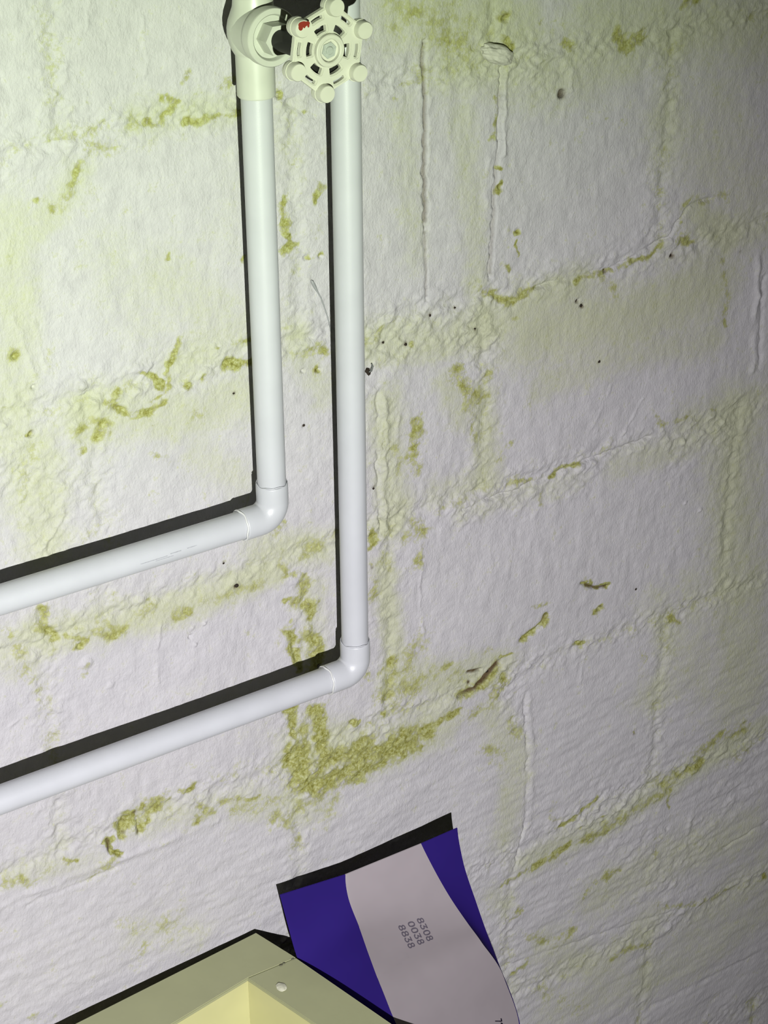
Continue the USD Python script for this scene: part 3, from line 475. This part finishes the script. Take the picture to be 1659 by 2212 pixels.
obj('hub', facing(lathe([(0.0, -0.004), (0.0128, -0.004), (0.0132, 0.007), (0.0128, 0.0098), (0.0120, 0.0105), (0.0096, 0.0105), (0.0088, 0.0098), (0.0084, 0.0050), (0.0, 0.0050)], 48), ORG), MAT_WHEEL, wheel, smooth=35)
nut = trimesh.creation.extrude_polygon(Polygon([(0.0066 * math.cos(math.radians(15 + 60 * k)), 0.0066 * math.sin(math.radians(15 + 60 * k))) for k in range(6)]), 0.0034, engine='earcut')
obj('nut', facing(moved(nut, (0, 0, 0.0048)), ORG), MAT_NUT, wheel, smooth=25, label='pale hexagonal nut holding the handwheel')
obj('stem_end', facing(lathe([(0, 0.0078), (0.0032, 0.0078), (0.0032, 0.0090), (0.0026, 0.0096), (0, 0.0097)], 24), ORG), MAT_NUT, wheel)
rs = np.random.RandomState(4)
ka = math.radians(141); cxk, czk = 0.0330 * math.cos(ka), 0.0330 * math.sin(ka)
sm = unary_union([affinity.scale(Point(cxk + q[0], czk + q[1]).buffer(1.0, 5), q[2], q[3], origin=(cxk + q[0], czk + q[1])) for q in [(-.0005, .0036, .0042, .0023), (.0030, .0038, .0026, .0016), (-.0026, .0016, .0020, .0024), (.0042, .0022, .0009, .0016), (.0006, .0020, .0010, .0014)]])
obj('red_smudge', facing(moved(trimesh.creation.extrude_polygon(sm, 0.0003, engine='earcut'), (0, 0, 0.01282)), ORG), MAT_RED, wheel, smooth=False, label='smudge of dark red paint on a knob')

# ------------------------------------------------------------------ cream box against the wall, lower left
ZR = -0.5136
A = np.array([-0.0229, -0.0110]); I = np.array([-0.0659, -0.0670])
ub = np.array([-0.2434, -0.0270]) - A; ub /= np.linalg.norm(ub); us = np.array([0.0184, -0.2066]) - A; us /= np.linalg.norm(us)
ib = np.array([-0.1630, -0.0821]) - I; ib /= np.linalg.norm(ib); isd = np.array([-0.0484, -0.1432]) - I; isd /= np.linalg.norm(isd)
S = np.array([-0.0082, -0.0689])
LW, LD = 0.46, 0.36
Bo, Bi = A + ub * LW, I + ib * (LW - 0.05)
So, Si = A + us * LD, I + isd * (LD - 0.07)
fl_ = lambda q: tuple(map(float, q))
box = thing('storage_box', 'open cream plastic box with a wide flat rim, against the wall at bottom left', 'box', loc=(0, 0, 0))
bx = lambda poly: poly
back_rail = Polygon([fl_(A), fl_(S), fl_(I), fl_(Bi), fl_(Bo)])
side_rail = Polygon([fl_(S), fl_(So), fl_(Si), fl_(I)])
def slab(poly, z0, z1):
    m = trimesh.creation.extrude_polygon(poly, z1 - z0, engine='earcut'); m.apply_translation((0, 0, z0)); return m
def eased(poly, z1, t=0.004):
    return cat([slab(poly, z1 - t, z1 - 0.0012), slab(poly.buffer(-0.0007, join_style=2), z1 - 0.0012, z1)])
obj('back_rim', eased(back_rail, ZR), MAT_CREAM, box, smooth=False)
obj('side_rim', eased(side_rail, ZR - 0.0004), MAT_CREAM, box, smooth=False)
Fo, Fi = Bo + us * LD, Bi + isd * (LD - 0.07)
obj('front_rim', eased(Polygon([fl_(So), fl_(So + us * 0.05), fl_(Fo + us * 0.05), fl_(Fo), fl_(Fi), fl_(Si)]).buffer(0), ZR - 0.0002), MAT_CREAM, box, smooth=False)
obj('side_rim', eased(Polygon([fl_(Bo), fl_(Bi), fl_(Fi), fl_(Fo)]), ZR - 0.0004), MAT_CREAM, box, smooth=False)
def panel(p, q, off, z0, z1, t=0.005):
    n_ = np.array([-(q - p)[1], (q - p)[0]]); n_ /= np.linalg.norm(n_); n_ *= off
    return slab(Polygon([fl_(p), fl_(q), fl_(q + n_ * t), fl_(p + n_ * t)]), z0, z1)
zb = -1.112
for p_, q_ in ((Bi, I), (I, Si), (Si, Fi), (Fi, Bi)):
    obj('inner_wall', panel(p_, q_, 1, zb, ZR - 0.0042), MAT_CREAM_INNER_LIT, box, smooth=False)
inner = Polygon([fl_(I), fl_(Si), fl_(Fi), fl_(Bi)])
obj('base', slab(inner.buffer(0.012), -1.12, -1.108), MAT_CREAM_INNER_LIT, box, smooth=False)
fb_ = trimesh.creation.icosphere(3, 1.0); v = fb_.vertices * (0.8 + 0.4 * meshkit.noise(fb_.vertices * 2 + 3, 5))[:, None]
fb_.vertices = v * [0.0050, 0.0062, 0.0016] + [-0.0443, -0.0985, ZR]
obj('screw_plug', fb_, MAT_FILLER, box, smooth=True, label='pale filled screw hole in the rim')
nick = [moved(trimesh.creation.icosphere(2, 1.0), (0, 0, 0)) for _ in range(3)]
for k, (m, q) in enumerate(zip(nick, [(-0.0275, -0.0700), (-0.0235, -0.0692), (-0.0125, -0.0689)])): m.vertices = m.vertices * [(0.0022, 0.0016, 0.0020)[k], 0.0012, 0.0005] + [q[0], q[1], ZR]
obj('dirt_mark', cat(nick), plain('rim_dirt', (0.16, 0.16, 0.10), 0.8), box, smooth=True, label='dark chips along the seam of the rim')

# ------------------------------------------------------------------ blue packet leaning by the box
from scipy.interpolate import PchipInterpolator
# its front sheet hangs between four upright lines: left edge, the band's two edges, right edge (x, y, z, from the top down)
SHEET = np.array([[[-0.0058, -0.036, -0.4547], [0.071, -0.043, -0.4581], [0.164, -0.051, -0.4528], [0.2095, -0.055, -0.4488]], [[-0.0056, -0.048, -0.4811], [0.0657, -0.056, -0.4768], [0.171, -0.064, -0.4802], [0.2088, -0.067, -0.4857]], [[-0.0052, -0.064, -0.5148], [0.0627, -0.078, -0.4941], [0.1778, -0.086, -0.5087], [0.2109, -0.09, -0.5291]], [[-0.0079, -0.09, -0.5404], [0.052, -0.116, -0.5057], [0.1858, -0.108, -0.5332], [0.2136, -0.114, -0.5704]], [[-0.0103, -0.12, -0.5651], [0.0419, -0.155, -0.5181], [0.19, -0.128, -0.5477], [0.2117, -0.135, -0.5898]], [[-0.0126, -0.145, -0.5876], [0.0366, -0.188, -0.5363], [0.2078, -0.146, -0.5924], [0.2111, -0.147, -0.6012]], [[-0.0122, -0.17, -0.6125], [0.0371, -0.212, -0.5677], [0.2113, -0.172, -0.6477], [0.2126, -0.173, -0.6516]]])
foot = SHEET[-1] + [[0.012, -0.02, 0], [0.012, -0.005, 0], [0.0, -0.02, 0], [0.0, -0.02, 0]]; foot[:, 2] = -1.118
mid = SHEET[-1] * 0.65 + foot * 0.35
SHEET = np.concatenate([SHEET, mid[None], foot[None]])
LEVEL = np.array([0, 1, 2, 3, 4, 5, 6, 8, 11.0])
curve = [PchipInterpolator(LEVEL, SHEET[:, k]) for k in range(4)]
vv = np.concatenate([np.linspace(0, 6, 61), np.linspace(6.3, 11, 18)])
def on_sheet(k, u, v):
    a_, b_ = curve[k](v), curve[k + 1](v); u = np.asarray(u)[..., None]; return a_ * (1 - u) + b_ * u
def sheet(k, n, thick=0.0009):
    uu = np.linspace(0, 1, n); m_, k_ = len(vv), n
    f1 = on_sheet(k, np.tile(uu, (m_, 1)), np.repeat(vv[:, None], n, 1)); b1 = f1 + [0, thick, thick * 0.4]
    v = np.vstack([f1.reshape(-1, 3), b1.reshape(-1, 3)]); o = m_ * k_; fs = []
    for i_ in range(m_ - 1):
        for j_ in range(k_ - 1):
            q = [i_ * k_ + j_, i_ * k_ + j_ + 1, (i_ + 1) * k_ + j_ + 1, (i_ + 1) * k_ + j_]; fs += [q[::-1], [e_ + o for e_ in q]]
    ring = [j_ for j_ in range(k_)] + [i_ * k_ + k_ - 1 for i_ in range(1, m_)] + [(m_ - 1) * k_ + j_ for j_ in range(k_ - 2, -1, -1)] + [i_ * k_ for i_ in range(m_ - 2, 0, -1)]
    for s_ in range(len(ring)): p_, q_ = ring[s_], ring[(s_ + 1) % len(ring)]; fs.append([p_, q_, q_ + o, p_ + o])
    fs = np.array(fs); m = trimesh.Trimesh(v, np.vstack([fs[:, [0, 1, 2]], fs[:, [0, 2, 3]]]), process=False); m.fix_normals(); return m
pk = thing('printed_packet', 'blue packet with a pale pinkish band, standing open against the wall beside the box', 'packet', loc=(0, 0, 0))
obj('front_panel', sheet(0, 14), MAT_BLUE, pk, smooth=30)
obj('front_panel', sheet(2, 6), MAT_BLUE, pk, smooth=30)
obj('pale_band', sheet(1, 22), MAT_PALE, pk, smooth=30, label='pale pinkish band printed with small grey figures')
# back panel and the two side folds, which stand near the wall
def strip(pts_top, z0, z1, t=0.0009):
    return slab(LineString(pts_top).buffer(t / 2, cap_style=2), z0, z1)
ex = SHEET[-3:, 3, 0].mean(); ew = SHEET[-3:, 0, 0]
obj('back_panel', strip([(0.03, -0.014), (0.2000, -0.014)], -1.118, -0.60), MAT_BLUE, pk, smooth=False)
for k in (0, 3):
    cv = curve[k](np.linspace(6, 11, 24)); bk = np.array([0.03, -0.014] if k == 0 else [0.2000, -0.014])
    v = np.concatenate([cv + [0, 0.001, 0], np.column_stack([np.tile(bk, (24, 1)), cv[:, 2]])]); i_ = np.arange(23)
    q = np.stack([i_, i_ + 1, i_ + 25, i_ + 24], 1); off = np.array([0.0009 if k == 0 else -0.0009, 0, 0])
    v = np.vstack([v, v + off]); q = np.vstack([q, q[:, ::-1] + 48]); tr = np.vstack([q[:, [0, 1, 2]], q[:, [0, 2, 3]]])
    obj('side_fold', trimesh.Trimesh(v, tr, process=False), MAT_BLUE, pk, smooth=False)
# three short lines of small print running down the band, and the start of another below
def band_text(text, u0, u1, v0, v1, width, mat):
    t_ = meshkit.text_mesh(text, 1.0, 0.0002, bold=True)
    v = t_.vertices.copy(); al = v[:, 0] / v[:, 0].max()
    pu = u0 + (u1 - u0) * al + v[:, 1] * width; pv = v0 + (v1 - v0) * al
    q = on_sheet(1, pu, pv); q[:, 1] -= 0.00012 + v[:, 2]
    t_.vertices = q; t_.fix_normals(); return obj('printed_text', t_, mat, pk, smooth=False, label='small figures printed down the band')
band_text('8838', 0.362, 0.370, 2.420, 3.210, 0.062, MAT_INK)
band_text('0038', 0.464, 0.466, 2.390, 3.200, 0.062, MAT_INK)
band_text('8308', 0.566, 0.558, 2.360, 3.180, 0.062, MAT_INK)
band_text('7158', 0.788, 0.787, 5.700, 6.000, 0.060, MAT_DARKINK)

# ------------------------------------------------------------------ small loose things on the wall
bp = [on_wall(*q) for q in [(670, 604), (680, 622), (692, 645), (701, 670), (708, 695), (714, 716)]]
t5 = np.linspace(0, 1, len(bp)); tt = np.linspace(0, 1, 24); bp = np.array(bp)
path = np.stack([np.interp(tt, t5, bp[:, 0]), np.interp(tt, t5, [wall_y(*q) - 0.0012 for q in bp]), np.interp(tt, t5, bp[:, 1])], 1)
rad = np.interp(tt, [0, .04, .18, .28, 1.0], [0.0004, 0.0017, 0.0016, 0.0007, 0.0004])
tag(obj('paint_bristle', tube(path, rad, 8), MAT_BRISTLE, None, smooth=True), 'fine grey brush bristle stuck to the wall between the two vertical pipes', 'bristle')
cr = [blob(794, 801, .0026, 21, 0.7), blob(797, 806, .0022, 22, 0.6)]
dbr = thing('debris', 'small dark crumb with a grey wisp, on the wall beside the longer pipe', 'debris', loc=(0, 0, 0))
obj('crumb', cat(cr), MAT_DIRT, dbr, smooth=True)
wp = np.array([on_wall(*q) for q in [(795, 803), (800, 800), (803, 790), (801, 784)]]); yy0 = wall_y(*wp[0])
obj('wisp', tube([(q[0], yy0 - 0.0022, q[1]) for q in wp], [0.0006, 0.0012, 0.0011, 0.0007], 8), MAT_GREY, dbr, smooth=True)
